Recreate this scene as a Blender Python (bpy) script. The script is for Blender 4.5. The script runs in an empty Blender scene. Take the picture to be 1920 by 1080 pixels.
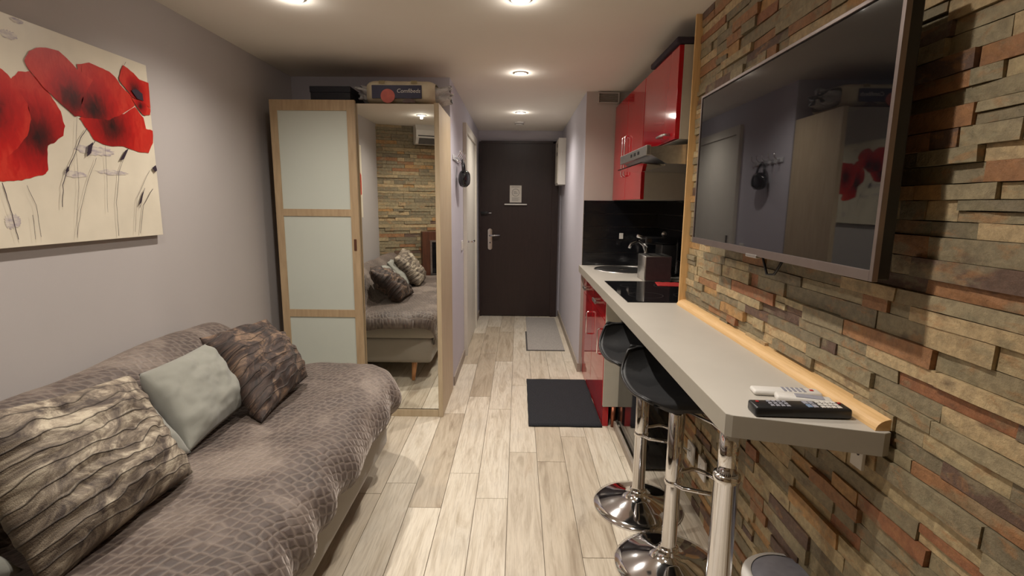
import bpy, bmesh, math, random
from mathutils import Vector, Matrix, noise
random.seed(7)
C = bpy.context.scene.collection
sc = bpy.context.scene

# ------------------------------------------------------------------ camera
CAM_H = 1.36
f, pitch, yaw, roll = 952.1, .1644, .011, .009
cy, sy = math.cos(yaw), math.sin(yaw)
R0 = Vector((cy, sy, 0)); Y0 = Vector((-sy, cy, 0)); Z0 = Vector((0, 0, 1))
FW = math.cos(pitch)*Y0 - math.sin(pitch)*Z0
UP = math.sin(pitch)*Y0 + math.cos(pitch)*Z0
cr, sr = math.cos(roll), math.sin(roll)
R1 = cr*R0 + sr*UP; U1 = -sr*R0 + cr*UP
cam = bpy.data.cameras.new('camera'); cam.sensor_width = 36; cam.lens = 36*f/1920; cam.clip_start = .02
co = bpy.data.objects.new('camera', cam); C.objects.link(co)
M = Matrix((R1, U1, -FW)).transposed().to_4x4(); M.translation = Vector((0, 0, CAM_H))
co.matrix_world = M
sc.camera = co

# ------------------------------------------------------------------ world, exposure
w = bpy.data.worlds.new('world'); sc.world = w; w.use_nodes = True
w.node_tree.nodes['Background'].inputs[0].default_value = (.8, .85, 1, 1)
w.node_tree.nodes['Background'].inputs[1].default_value = .02
sc.view_settings.view_transform = 'Standard'; sc.view_settings.look = 'None'
sc.view_settings.gamma = 1; sc.view_settings.use_curve_mapping = False
sc.view_settings.exposure = 0.45
LAMP_W = 50.0
LAMP_COL = (1, .93, .84)
CEIL = 2.2
FILL_W = .8
SPOTS = [(-.95, 1.07), (-.95, 2.28), (0, 1.07), (0, 2.28), (.005, 3.49), (.01, 4.94)]

# ------------------------------------------------------------------ helpers
WL = {}
def lin(c):
    return tuple(((x/12.92) if x <= .04045 else ((x+.055)/1.055)**2.4) for x in c)
def rgb(r, g, b): return lin((r/255, g/255, b/255))

class NT:
    def __init__(s, name):
        s.m = bpy.data.materials.new(name); s.m.use_nodes = True
        s.t = s.m.node_tree; s.b = s.t.nodes['Principled BSDF']
    def n(s, typ, **kw):
        nd = s.t.nodes.new(typ)
        for k, v in kw.items():
            if k.startswith('i_'):
                key = k[2:]; key = int(key) if key.isdigit() else key.replace('_', ' ')
                nd.inputs[key].default_value = v
            else: setattr(nd, k, v)
        return nd
    def l(s, a, b): s.t.links.new(a, b)
    def ramp(s, fac, stops, interp='LINEAR'):
        r = s.n('ShaderNodeValToRGB'); s.l(fac, r.inputs[0]); r.color_ramp.interpolation = interp
        el = r.color_ramp.elements
        while len(el) < len(stops): el.new(.5)
        for e, (p, c) in zip(el, stops): e.position = p; e.color = (*c, 1)
        return r.outputs[0]
    def mix(s, fac, a, b, mode='MIX'):
        m = s.n('ShaderNodeMix', data_type='RGBA', blend_type=mode)
        for i, v in ((0, fac), (6, a), (7, b)):
            if hasattr(v, 'links'): s.l(v, m.inputs[i])
            else: m.inputs[i].default_value = v if i == 0 else (*v, 1)
        return m.outputs[2]
    def math(s, op, a, b=0.0, c=0.0):
        m = s.n('ShaderNodeMath', operation=op)
        for i, v in enumerate((a, b, c)):
            if hasattr(v, 'links'): s.l(v, m.inputs[i])
            else: m.inputs[i].default_value = v
        return m.outputs[0]
    def coords(s, kind='pos', scale=(1, 1, 1), add=None):
        if kind == 'pos': o = s.n('ShaderNodeNewGeometry').outputs['Position']
        elif kind == 'uv': o = s.n('ShaderNodeTexCoord').outputs['UV']
        else: o = s.n('ShaderNodeTexCoord').outputs['Object']
        mp = s.n('ShaderNodeMapping'); mp.inputs['Scale'].default_value = scale
        s.l(o, mp.inputs[0])
        if add is not None: s.l(add, mp.inputs['Location'])
        return mp.outputs[0]
    def noise(s, co, scale=5, detail=4, rough=.5, dist=0):
        nd = s.n('ShaderNodeTexNoise'); s.l(co, nd.inputs['Vector'])
        nd.inputs['Scale'].default_value = scale; nd.inputs['Detail'].default_value = detail
        nd.inputs['Roughness'].default_value = rough; nd.inputs['Distortion'].default_value = dist
        return nd.outputs[0]
    def bump(s, h, strength=.3, dist=.01, prev=None):
        b = s.n('ShaderNodeBump'); s.l(h, b.inputs['Height'])
        b.inputs['Strength'].default_value = strength; b.inputs['Distance'].default_value = dist
        if prev is not None: s.l(prev, b.inputs['Normal'])
        s.l(b.outputs[0], s.b.inputs['Normal']); return b.outputs[0]
    def col(s, c):
        if hasattr(c, 'links'): s.l(c, s.b.inputs['Base Color'])
        else: s.b.inputs['Base Color'].default_value = (*c, 1)
    def set(s, **kw):
        for k, v in kw.items(): s.b.inputs[k.replace('_', ' ')].default_value = v

def plain(name, c, rough=.5, metal=0, var=.06, scale=30, bump=0, **kw):
    t = NT(name); co = t.coords('obj')
    n = t.noise(co, scale, 3)
    dk = tuple(x*(1-var*2) for x in c); lt = tuple(min(1, x*(1+var*2)) for x in c)
    t.col(t.ramp(n, [(.3, dk), (.7, lt)])); t.set(Roughness=rough, Metallic=metal, **kw)
    if bump: t.bump(n, bump, .002)
    return t.m

MT = {}
MT['ceiling'] = plain('ceiling_paint', rgb(232, 226, 216), .9, var=.01, scale=2)
def wallmat(name, c):
    t = NT(name); co = t.coords()
    t.col(t.ramp(t.noise(co, 1.2, 3), [(.3, tuple(x*.96 for x in c)), (.7, tuple(min(1, x*1.04) for x in c))]))
    t.set(Roughness=.7); t.bump(t.noise(co, 220, 2), .08, .001); return t.m
MT['lilac'] = wallmat('lilac_grey_paint', rgb(186, 182, 190))
MT['grey_wall'] = wallmat('warm_grey_paint', rgb(176, 169, 166))
MT['taupe'] = wallmat('taupe_paint', rgb(172, 160, 152))
MT['baseboard'] = plain('baseboard_taupe', rgb(150, 138, 126), .5)

# floor planks
t = NT('wood_look_plank')
at = t.n('ShaderNodeAttribute', attribute_name='tone'); tone = at.outputs['Fac']
cmb = t.n('ShaderNodeCombineXYZ'); t.l(t.math('MULTIPLY', tone, 37.0), cmb.inputs[0]); t.l(t.math('MULTIPLY', tone, 91.0), cmb.inputs[1])
g1 = t.noise(t.coords('pos', (9, 1.1, 1), cmb.outputs[0]), 1.6, 5, .62, 1.6)
g2 = t.noise(t.coords('pos', (60, 3, 1), cmb.outputs[0]), 2.2, 4, .6, .8)
g3 = t.noise(t.coords('pos', (2.5, 1.6, 1), cmb.outputs[0]), 1.5, 3)
lt = t.ramp(g1, [(.28, rgb(172, 158, 138)), (.42, rgb(200, 188, 169)), (.55, rgb(213, 203, 186)), (.72, rgb(200, 186, 166))])
dk = t.ramp(g1, [(.30, rgb(142, 126, 106)), (.45, rgb(172, 157, 136)), (.6, rgb(188, 174, 153)), (.75, rgb(166, 148, 126))])
base = t.mix(t.ramp(tone, [(.45, (0, 0, 0)), (.8, (1, 1, 1))]), lt, dk)
base = t.mix(t.ramp(g2, [(.38, (.28,)*3), (.52, (0,)*3)]), base, rgb(140, 124, 106))
base = t.mix(t.ramp(g3, [(.55, (0,)*3), (.75, (.3,)*3)]), base, rgb(150, 146, 140))
vo = t.n('ShaderNodeTexVoronoi', feature='F1'); t.l(t.coords('pos', (3.2, 1.9, 1)), vo.inputs['Vector']); vo.inputs['Scale'].default_value = 1.0
base = t.mix(t.ramp(vo.outputs['Distance'], [(.035, (.75,)*3), (.075, (0,)*3)]), base, rgb(80, 64, 50))
t.col(base); t.set(Roughness=.38); t.bump(g2, .12, .001)
MT['plank'] = t.m
MT['grout'] = plain('floor_joint', rgb(120, 108, 94), .8)

# slate stone
t = NT('split_slate')
tone = t.n('ShaderNodeAttribute', attribute_name='tone').outputs['Fac']
stone = t.ramp(tone, [(0, rgb(132, 125, 104)), (.14, rgb(158, 146, 118)), (.28, rgb(112, 106, 90)), (.38, rgb(170, 154, 124)), (.50, rgb(124, 117, 98)),
                      (.62, rgb(140, 104, 74)), (.70, rgb(160, 128, 86)), (.78, rgb(92, 74, 66)), (.85, rgb(142, 134, 112)), (.96, rgb(134, 92, 66))], 'CONSTANT')
cmb = t.n('ShaderNodeCombineXYZ'); t.l(t.math('MULTIPLY', tone, 53.0), cmb.inputs[0])
p = t.coords('pos', (1, 1, 1), cmb.outputs[0])
n1 = t.noise(t.coords('pos', (8, 8, 20), cmb.outputs[0]), 1.3, 6, .65, .6)
n2 = t.noise(p, 45, 6, .7)
n3 = t.noise(t.coords('pos', (5, 5, 11), cmb.outputs[0]), 1.6, 5, .6)
c = t.mix(t.ramp(n1, [(.54, (0,)*3), (.64, (.55,)*3)]), stone, rgb(150, 112, 74))
c = t.mix(t.ramp(n3, [(.55, (0,)*3), (.64, (.6,)*3)]), c, rgb(128, 124, 104))
c = t.mix(t.ramp(n3, [(.28, (.6,)*3), (.38, (0,)*3)]), c, rgb(78, 62, 54))
c = t.mix(.55, c, t.ramp(n2, [(.34, (.35,)*3), (.62, (1.0,)*3)]), 'MULTIPLY')
c = t.mix(1.0, c, (1.32, 1.21, 1.06), 'MULTIPLY')
t.col(c); t.set(Roughness=.62); t.bump(n2, .8, .006)
MT['stone'] = t.m
MT['stone_back'] = plain('stone_backing', rgb(46, 40, 34), .95)

def wood(name, a, b, rough=.45, sc_=(30, 30, 3), kind='pos'):
    t = NT(name); g = t.noise(t.coords(kind, sc_), 1.5, 4, .6, .6)
    t.col(t.ramp(g, [(.3, a), (.65, b)])); t.set(Roughness=rough); return t.m
MT['oak'] = wood('pale_oak', rgb(156, 132, 102), rgb(176, 152, 120))
MT['oak_side'] = wood('pale_oak_side', rgb(172, 153, 124), rgb(188, 170, 142))
MT['pine'] = wood('pine_moulding', rgb(206, 166, 112), rgb(222, 184, 132), .5, (40, 4, 40))
MT['pine_v'] = wood('pine_moulding_upright', rgb(206, 164, 108), rgb(224, 184, 128), .5, (40, 40, 3))
MT['leg_wood'] = wood('beech_leg', rgb(172, 120, 76), rgb(196, 142, 94), .45)
MT['brown_wood'] = wood('brown_stained_wood', rgb(64, 36, 24), rgb(92, 54, 36), .4)
MT['frost'] = plain('frosted_panel', rgb(188, 192, 182), .35, var=.01, scale=3)
t = NT('mirror_glass'); t.col((.86, .87, .84)); t.set(Metallic=1, Roughness=.005); MT['mirror'] = t.m
MT['chrome'] = plain('chrome', (.78, .78, .8), .07, 1, var=.01)
MT['steel'] = plain('brushed_steel', (.55, .54, .52), .3, 1, var=.05, scale=60)
MT['tv_frame'] = plain('tv_frame_metal', rgb(140, 128, 124), .35, .8, var=.02)
MT['black'] = plain('black_plastic', (.012, .012, .013), .35, var=.05)
MT['black_gloss'] = plain('black_gloss', (.008, .008, .009), .06, var=.02)
MT['tv_glass'] = plain('tv_screen_glass', (.004, .004, .005), .025, var=.01)
MT['tv_glass'].node_tree.nodes['Principled BSDF'].inputs['IOR'].default_value = 1.7
MT['seat_black'] = plain('black_leatherette', (.011, .011, .012), .5, var=.1, scale=200, bump=.15)
MT['white'] = plain('white_plastic', rgb(214, 210, 204), .4, var=.01)
MT['cream'] = plain('cream_laminate', rgb(176, 170, 156), .45, var=.01)
MT['counter'] = plain('greige_laminate', rgb(186, 180, 170), .42, var=.02, scale=4)
MT['counter_edge'] = plain('laminate_edge', rgb(160, 154, 142), .5, var=.01)
MT['red'] = plain('red_high_gloss', rgb(168, 10, 24), .07, var=.01, scale=2, Coat_Weight=.2, Coat_Roughness=.04)
MT['red_dark'] = plain('red_edge', rgb(120, 10, 18), .3, var=.01)
MT['red_cloth'] = plain('red_cloth', rgb(170, 36, 34), .9, var=.08, scale=80, bump=.3)
MT['door_dark'] = wood('dark_brown_door', rgb(40, 28, 27), rgb(48, 34, 32), .38)
MT['door_white'] = plain('door_cream_white', rgb(208, 202, 190), .4, var=.01)
MT['paper'] = plain('paper', rgb(206, 200, 190), .8, var=.02)
MT['ink'] = plain('ink', rgb(90, 86, 84), .8)
MT['rug'] = plain('black_rug_pile', (.013, .014, .018), .97, var=.35, scale=160, bump=.8)
MT['mat'] = plain('grey_ribbed_mat', rgb(150, 144, 138), .95, var=.08, scale=90, bump=.5)
MT['mat_edge'] = plain('dark_rubber_edge', rgb(70, 66, 64), .8)
MT['navy'] = plain('navy_box', rgb(18, 20, 34), .6)
MT['navy_label'] = plain('navy_label', rgb(36, 34, 66), .45)
MT['pink'] = plain('salmon_print', rgb(200, 100, 88), .5)
MT['bag'] = plain('bagged_bedding', rgb(206, 196, 172), .5, var=.06, scale=9, bump=.4)
MT['gold_print'] = plain('olive_print', rgb(150, 136, 96), .5)
t = NT('clear_plastic'); t.col((.9, .9, .92)); t.set(Roughness=.18, Transmission_Weight=.45, IOR=1.3); t.bump(t.noise(t.coords('obj'), 38, 4), .9, .02); MT['clear'] = t.m
MT['copper'] = plain('copper_leg', rgb(150, 90, 66), .3, .7)
MT['lens_off'] = plain('grey_plastic', rgb(150, 150, 160), .4)
t = NT('lit_lamp'); t.col((1, 1, 1)); t.b.inputs['Emission Color'].default_value = (1, .95, .88, 1); t.set(Emission_Strength=14.0); MT['lamp'] = t.m

def fabric(name, c, sheen=.2):
    t = NT(name); co = t.coords('obj')
    n = t.noise(co, 420, 2); m = t.noise(co, 6, 3)
    t.col(t.mix(t.ramp(m, [(.35, (0,)*3), (.7, (.35,)*3)]), c, tuple(x*.78 for x in c)))
    t.set(Roughness=.9, Sheen_Weight=sheen, Sheen_Roughness=.5); t.bump(n, .25, .001); return t.m
MT['grey_fabric'] = fabric('grey_upholstery', rgb(146, 138, 126))
MT['grey_cushion'] = fabric('grey_green_cushion', rgb(128, 127, 118))

# velvety throw, hexagonal scale embossing
t = NT('brown_velvet_throw')
uvn = t.n('ShaderNodeTexCoord').outputs['UV']
mp = t.n('ShaderNodeMapping'); mp.inputs['Scale'].default_value = (1, 1, 1); t.l(uvn, mp.inputs[0])
wob = t.n('ShaderNodeTexNoise'); wob.inputs['Scale'].default_value = 5; t.l(mp.outputs[0], wob.inputs['Vector'])
wv = t.n('ShaderNodeVectorMath', operation='MULTIPLY_ADD'); t.l(wob.outputs['Color'], wv.inputs[0]); wv.inputs[1].default_value = (.035, .035, 0); t.l(mp.outputs[0], wv.inputs[2])
vo = t.n('ShaderNodeTexVoronoi', feature='DISTANCE_TO_EDGE'); vo.inputs['Scale'].default_value = 1; vo.inputs['Randomness'].default_value = .42
# hex lattice: shear rows of the cell grid
sh = t.n('ShaderNodeSeparateXYZ'); t.l(wv.outputs[0], sh.inputs[0])
u = t.math('MULTIPLY', sh.outputs[0], 1/.025); v = t.math('MULTIPLY', sh.outputs[1], 1/.034)
u2 = t.math('ADD', u, t.math('MULTIPLY', v, .5))
cb = t.n('ShaderNodeCombineXYZ'); t.l(u2, cb.inputs[0]); t.l(v, cb.inputs[1]); t.l(cb.outputs[0], vo.inputs['Vector'])
edge = vo.outputs['Distance']
patch = t.noise(mp.outputs[0], 3.2, 4, .6, .8)
fine = t.noise(mp.outputs[0], 90, 3)
cc = t.ramp(patch, [(.32, rgb(54, 43, 39)), (.5, rgb(78, 65, 59)), (.64, rgb(116, 103, 94))])
cc = t.mix(t.ramp(edge, [(.0, (.42,)*3), (.20, (0,)*3)]), cc, rgb(134, 120, 108))
cc = t.mix(.35, cc, t.ramp(fine, [(.3, (.6,)*3), (.7, (1.1,)*3)]), 'MULTIPLY')
t.col(cc); t.set(Roughness=.62, Sheen_Weight=.55, Sheen_Roughness=.35); t.b.inputs['Sheen Tint'].default_value = (.9, .8, .74, 1)
bb = t.bump(t.ramp(edge, [(0, (0,)*3), (.28, (1,)*3)]), .4, .006); t.bump(fine, .3, .002, bb)
MT['throw'] = t.m

# sculpted faux fur with wavy ridges
def fur(name, a, b, c_):
    t = NT(name)
    uv = t.n('ShaderNodeTexCoord').outputs['UV']
    wob = t.n('ShaderNodeTexNoise'); wob.inputs['Scale'].default_value = 3.5; wob.inputs['Detail'].default_value = 2; t.l(uv, wob.inputs['Vector'])
    sx = t.n('ShaderNodeSeparateXYZ'); t.l(uv, sx.inputs[0])
    vv = t.math('MULTIPLY_ADD', wob.outputs[0], .18, sx.outputs[1])
    saw = t.math('FRACT', t.math('MULTIPLY', vv, 11.0))
    prof = t.ramp(saw, [(0, (0,)*3), (.12, (.75,)*3), (.6, (1,)*3), (.93, (.7,)*3), (1, (0,)*3)])
    mott = t.noise(uv, 4.2, 6, .7, 1.5)
    fine = t.noise(t.coords('uv', (60, 30, 1)), 5, 3)
    cc = t.ramp(mott, [(.38, a), (.5, b), (.61, c_)])
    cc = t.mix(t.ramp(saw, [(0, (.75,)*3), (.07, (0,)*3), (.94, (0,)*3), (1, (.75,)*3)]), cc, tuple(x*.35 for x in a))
    cc = t.mix(.35, cc, t.ramp(fine, [(.3, (.6,)*3), (.7, (1.15,)*3)]), 'MULTIPLY')
    t.col(cc); t.set(Roughness=.7, Sheen_Weight=.1, Sheen_Roughness=.3); t.b.inputs['Sheen Tint'].default_value = (.95, .85, .75, 1)
    q = t.bump(prof, .7, .01); t.bump(fine, .5, .003, q); return t.m
MT['fur_light'] = fur('mottled_taupe_fur', rgb(62, 50, 43), rgb(118, 105, 90), rgb(172, 160, 140))
MT['fur_dark'] = fur('dark_brown_fur', rgb(30, 19, 15), rgb(58, 41, 33), rgb(116, 92, 72))

# ---------------------------------------------------------------- mesh builder
class MB:
    def __init__(s): s.v = []; s.f = []; s.uv = None; s.sm = []; s.tone = []
    def add(s, vs, fs, smooth=False, tone=0.0):
        o = len(s.v); s.v += [tuple(x) for x in vs]
        for q in fs: s.f.append(tuple(o+i for i in q)); s.sm.append(smooth); s.tone.append(tone)
        return s
    def box(s, x0, x1, y0, y1, z0, z1, bev=0.0, tone=0.0):
        if bev <= 0:
            vs = [(x, y, z) for z in (z0, z1) for y in (y0, y1) for x in (x0, x1)]
            return s.add(vs, [(0, 2, 3, 1), (4, 5, 7, 6), (0, 1, 5, 4), (2, 6, 7, 3), (0, 4, 6, 2), (1, 3, 7, 5)], tone=tone)
        bm = bmesh.new(); bmesh.ops.create_cube(bm, size=1)
        for v in bm.verts: v.co = Vector(((x0+x1)/2+v.co.x*(x1-x0), (y0+y1)/2+v.co.y*(y1-y0), (z0+z1)/2+v.co.z*(z1-z0)))
        bmesh.ops.bevel(bm, geom=bm.edges[:], offset=bev, segments=3 if bev > .01 else 2, affect='EDGES', profile=.5)
        s.bm(bm, bev > .004, tone); return s
    def bm(s, bm, smooth=False, tone=0.0):
        bm.verts.index_update()
        s.add([v.co[:] for v in bm.verts], [[v.index for v in q.verts] for q in bm.faces], smooth, tone); bm.free(); return s
    def tube(s, pts, r, n=12, closed=False, caps=True):
        pts = [Vector(p) for p in pts]; N = len(pts)
        rs = r if isinstance(r, (list, tuple)) else [r]*N
        rings = []; up = None
        for i, p in enumerate(pts):
            if closed: d = pts[(i+1) % N]-pts[i-1]
            else: d = pts[min(i+1, N-1)]-pts[max(i-1, 0)]
            d.normalize()
            if up is None: up = d.orthogonal().normalized()
            up = (up-d*up.dot(d)).normalized(); sd = d.cross(up)
            rings.append([p+(up*math.cos(2*math.pi*k/n)+sd*math.sin(2*math.pi*k/n))*rs[i] for k in range(n)])
        vs = [q for rg in rings for q in rg]; fs = []
        for i in range(N if closed else N-1):
            j = (i+1) % N
            for k in range(n): fs.append((i*n+k, i*n+(k+1) % n, j*n+(k+1) % n, j*n+k))
        if caps and not closed:
            fs.append(tuple(range(n))[::-1]); fs.append(tuple((N-1)*n+k for k in range(n)))
        return s.add(vs, fs, True)
    def lathe(s, prof, cx=0, cy=0, n=32, axis='z', cz=0):
        vs = []; fs = []
        for r, z in prof:
            for k in range(n):
                a = 2*math.pi*k/n
                if axis == 'z': vs.append((cx+r*math.cos(a), cy+r*math.sin(a), z))
                elif axis == 'x': vs.append((z, cy+r*math.cos(a), cz+r*math.sin(a)))
                else: vs.append((cx+r*math.cos(a), z, cz+r*math.sin(a)))
        for i in range(len(prof)-1):
            for k in range(n): fs.append((i*n+k, i*n+(k+1) % n, (i+1)*n+(k+1) % n, (i+1)*n+k))
        return s.add(vs, fs, True)
    def grid(s, fn, nu, nv, uvs=(1, 1), uvfn=None, smooth=True):
        o = len(s.v)
        if s.uv is None: s.uv = {}
        for j in range(nv+1):
            for i in range(nu+1):
                u, v = i/nu, j/nv
                s.v.append(tuple(fn(u, v))); s.uv[len(s.v)-1] = uvfn(u, v) if uvfn else (u*uvs[0], v*uvs[1])
        for j in range(nv):
            for i in range(nu):
                a = o+j*(nu+1)+i; s.f.append((a, a+1, a+nu+2, a+nu+1)); s.sm.append(smooth); s.tone.append(0)
        return s
    def prism(s, poly, y0, y1, axis='y', smooth=False):
        n = len(poly); vs = []
        for d in (y0, y1):
            for a, b in poly:
                vs.append((a, d, b) if axis == 'y' else ((d, a, b) if axis == 'x' else (a, b, d)))
        fs = [tuple(range(n)), tuple(range(n, 2*n))[::-1]]+[(i, (i+1) % n, n+(i+1) % n, n+i) for i in range(n)]
        return s.add(vs, fs, smooth)
    def build(s, name, mat, parent=None, origin=None, kind=None, fix=True):
        me = bpy.data.meshes.new(name)
        if parent is not None: org = Vector(WL[parent.name])
        elif origin is not None: org = Vector(origin)
        else:
            xs = [v[0] for v in s.v]; ys = [v[1] for v in s.v]; zs = [v[2] for v in s.v]
            org = Vector(((min(xs)+max(xs))/2, (min(ys)+max(ys))/2, min(zs)))
        me.from_pydata([tuple(Vector(v)-org) for v in s.v], [], s.f)
        me.polygons.foreach_set('use_smooth', s.sm)
        if s.uv:
            l = me.uv_layers.new(name='UVMap')
            for lp in me.loops: l.data[lp.index].uv = s.uv.get(lp.vertex_index, (0, 0))
        if any(s.tone):
            a = me.attributes.new('tone', 'FLOAT', 'FACE'); a.data.foreach_set('value', s.tone)
        if fix:
            bm = bmesh.new(); bm.from_mesh(me); bmesh.ops.recalc_face_normals(bm, faces=bm.faces); bm.to_mesh(me); bm.free()
        me.materials.append(MT[mat] if isinstance(mat, str) else mat)
        o = bpy.data.objects.new(name, me); C.objects.link(o)
        if parent is not None: o.parent = parent
        else: o.location = org
        WL[o.name] = org
        if kind: o['kind'] = kind
        return o

def tag(o, label=None, cat=None, group=None):
    if label: o['label'] = label
    if cat: o['category'] = cat
    if group: o['group'] = group
    return o
def thing(name, loc, label, cat, group=None, rz=0):
    o = bpy.data.objects.new(name, None); C.objects.link(o); o.location = loc; o.rotation_euler.z = rz
    o.empty_display_size = .05
    WL[o.name] = Vector(loc) if rz == 0 else Vector((0, 0, 0))
    return tag(o, label, cat, group)
def copy_tree(o, parent=None):
    c = o.copy(); C.objects.link(c)
    if parent: c.parent = parent
    for ch in list(o.children): copy_tree(ch, c)
    return c
def struct(name, mb, mat, parent=None): return mb.build(name, mat, parent, kind=None if parent else 'structure', origin=(0, 0, 0))
def B(*a, **k): return MB().box(*a, **k)
def fbm(x, y, z, s=1.0, o=3):
    return noise.fractal(Vector((x*s, y*s, z*s)), 1.0, 2.0, o)
def lerp(a, b, t): return a+(b-a)*t

# ================================================================ THE SETTING
XL, XR, XCL, XCR, YK, YE = -1.556, .83, -.475, .507, 4.03, 6.13
struct('ceiling', B(-1.7, 1.3, -1.2, 6.3, CEIL, CEIL+.1), 'ceiling')
struct('wall_left', B(XL-.12, XL, -.8, 3.72, 0, CEIL), 'grey_wall')
struct('wall_corridor_left', MB().box(XL, XCL, 3.62, 3.74, 0, CEIL).box(XCL-.12, XCL, 3.74, YE+.1, 0, CEIL), 'lilac')
struct('wall_corridor_right', B(XCR, XCR+.12, YK, YE+.1, 0, CEIL), 'lilac')
struct('wall_end', B(XCL-.1, XCR+.1, YE, YE+.12, 0, CEIL), 'lilac')
struct('wall_kitchen_end', B(XCR+.0015, 1.22, YK-.003, YK+.12, 0, CEIL), 'taupe')
struct('wall_kitchen_side', B(1.10, 1.22, 2.40, YK, 0, CEIL), 'taupe')
# floor with planks
fl = struct('floor', B(-1.7, 1.3, -1.2, 6.3, -.08, -.006), 'grout')
ends = {-4: 2.3, -3: 2.1, -2: 2.40, -1: 2.18, 0: 2.63, 1: 2.53, 2: 2.83, 3: 2.2, 4: 2.6}
PW, PL, G = .15, 1.045, .0014
tones = {(-1, 0): .2, (0, 0): .75}
rnd = random.Random(5)
for k in range(-11, 6):
    xa = -.035+PW*k; xb = xa+PW
    e = ends.get(k, 2+rnd.random()*PL)
    s0 = e-math.ceil((e+1.1)/PL)*PL
    y = s0
    while y < 6.2:
        ya, yb = max(y, -1.1), min(y+PL, YE-.001)
        y += PL
        xa2, xb2 = max(xa, XL), min(xb, XR)
        if yb-ya < .02 or xb2-xa2 < .01: continue
        if ya >= 3.74 and (xb2 <= XCL or xa2 >= XCR): continue
        if ya > 3.6: xa2, xb2 = max(xa2, XCL), min(xb2, XCR)
        # planks ending in the corridor are trimmed to its walls
        if xb2-xa2 < .01: continue
        tn = .05+.9*rnd.random()**1.5
        h = rnd.random()*.0006
        MB().box(xa2+G, xb2-G, ya+G, yb-G, -.008, h, tone=tn).build('plank', 'plank', fl)

# baseboards
struct('baseboard_left', B(XCL, XCL+.012, 3.66, 4.40, 0, .07), 'baseboard')
struct('baseboard_corridor', MB().box(XCL, XCL+.012, 5.56, YE, 0, .07), 'baseboard')
struct('baseboard_right', MB().box(XCR-.012, XCR, YK, YE, 0, .07).box(XCR-.012, XCR+.02, YK-.012, YK, 0, .07), 'baseboard')

# ---------------------------------------------------------------- stone cladding
def stone(mb, X, Y0, Y1, Z0, Z1, depth, rnd, tn, flip=1):
    """one split-faced stone; face at X - depth*flip, back at X"""
    nu = 3 if (Y1-Y0) > .12 else 2
    nv = 1
    g = .0008
    Y0 += g; Y1 -= g; Z0 += g; Z1 -= g
    vs = []; 
    sl = (rnd.random()-.5)*.005
    for j in range(nv+1):
        for i in range(nu+1):
            jit = (rnd.random()-.5)*.003+sl*(i/nu-.5)
            vs.append((X-flip*(depth+jit), lerp(Y0, Y1, i/nu)+((rnd.random()-.5)*.02 if 0 < i < nu else 0), lerp(Z0, Z1, j/nv)+(rnd.random()-.5)*.0016))
    n = len(vs)
    fs = [(i, i+1, nu+2+i, nu+1+i) for i in range(nu)]
    b = [(X, Y0, Z0), (X, Y1, Z0), (X, Y1, Z1), (X, Y0, Z1)]
    vs += b
    fs += [(0, nu+1, n+3, n), (nu, n+1, n+2, 2*nu+1)]
    fs += [tuple(range(nu+1))[::-1]+(n, n+1) if False else tuple([n, n+1]+list(range(nu, -1, -1)))]
    fs += [tuple([n+3]+list(range(nu+1, 2*nu+2))+[n+2])]
    mb.add(vs, fs, False, tn)
    return mb
wr = struct('wall_right', MB().box(XR, XR+.13, -.7, 2.44, 0, CEIL), 'stone_back')
rs = random.Random(11)
stones = []
z = 0.0
while z < CEIL-.005:
    h = rs.choice([.030, .036, .040, .044])
    if CEIL-(z+h) < .02: h = CEIL-z
    y = 2.435
    while y > -.55:
        L = rs.choice([.07, .11, .15, .20, .25, .30])*(.85+.3*rs.random())
        y2 = max(y-L, -.6)
        if h > .037 and rs.random() < .12:   # split in two thin courses
            stones.append((y2, y, z, z+h/2, .012+rs.random()*.010, max(.01, rs.random())))
            stones.append((y2, y, z+h/2, z+h, .012+rs.random()*.010, max(.01, rs.random())))
        else:
            stones.append((y2, y, z, z+h, .010+.015*rs.random()**1.3, max(.01, rs.random())))
        y = y2
    z += h
def key(s):
    ym, zm = (s[0]+s[1])/2, (s[2]+s[3])/2
    hid = (1.02 < ym < 2.03 and 1.25 < zm < 1.72) or ym < .76 or (ym > 1.15 and .80 < zm < .9)
    return (1 if hid else 0, (ym**2+XR**2+(zm-CAM_H)**2))
stones.sort(key=key)
for s in stones[:298]:
    stone(MB(), XR, *s[:5], rs, s[5]).build('stone', 'stone', wr)
mb = MB()
for s in stones[298:]: stone(mb, XR, *s[:5], rs, s[5])
mb.build('stone_course', 'stone', wr)['kind'] = 'stuff'

# slanting rear wall behind the camera, seen in the wardrobe mirror
ang = math.atan2(-1.02, 2.45)
rw = bpy.data.objects.new('wall_rear', bpy.data.meshes.new('wall_rear'))
mbk = MB().box(-.2, 2.75, -.12, 0, 0, CEIL)
me = rw.data; me.from_pydata(mbk.v, [], mbk.f); me.materials.append(MT['stone_back'])
C.objects.link(rw); rw.location = (XL-.02, .50, 0); rw.rotation_euler.z = ang; rw['kind'] = 'structure'; WL['wall_rear'] = Vector((0, 0, 0))
mb = MB(); z = 0; rb = random.Random(3)
while z < CEIL-.005:
    h = rb.choice([.028, .034, .04])
    if CEIL-(z+h) < .02: h = CEIL-z
    x = 0
    while x < 2.6:
        L = rb.choice([.08, .12, .18, .24, .3]); d = .006+rb.random()*.016
        x2 = min(x+L, 2.6)
        mb.box(x+.001, x2-.001, 0, d, z+.001, z+h-.001, tone=max(.01, rb.random()**1.6*.8)); x = x2
    z += h
o = mb.build('stone_course', 'stone', rw, fix=False); o['kind'] = 'stuff'
def rear(x, y, z=0): return Vector((XL-.02, .5, 0))+Matrix.Rotation(ang, 3, 'Z') @ Vector((x, y, z))

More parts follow.
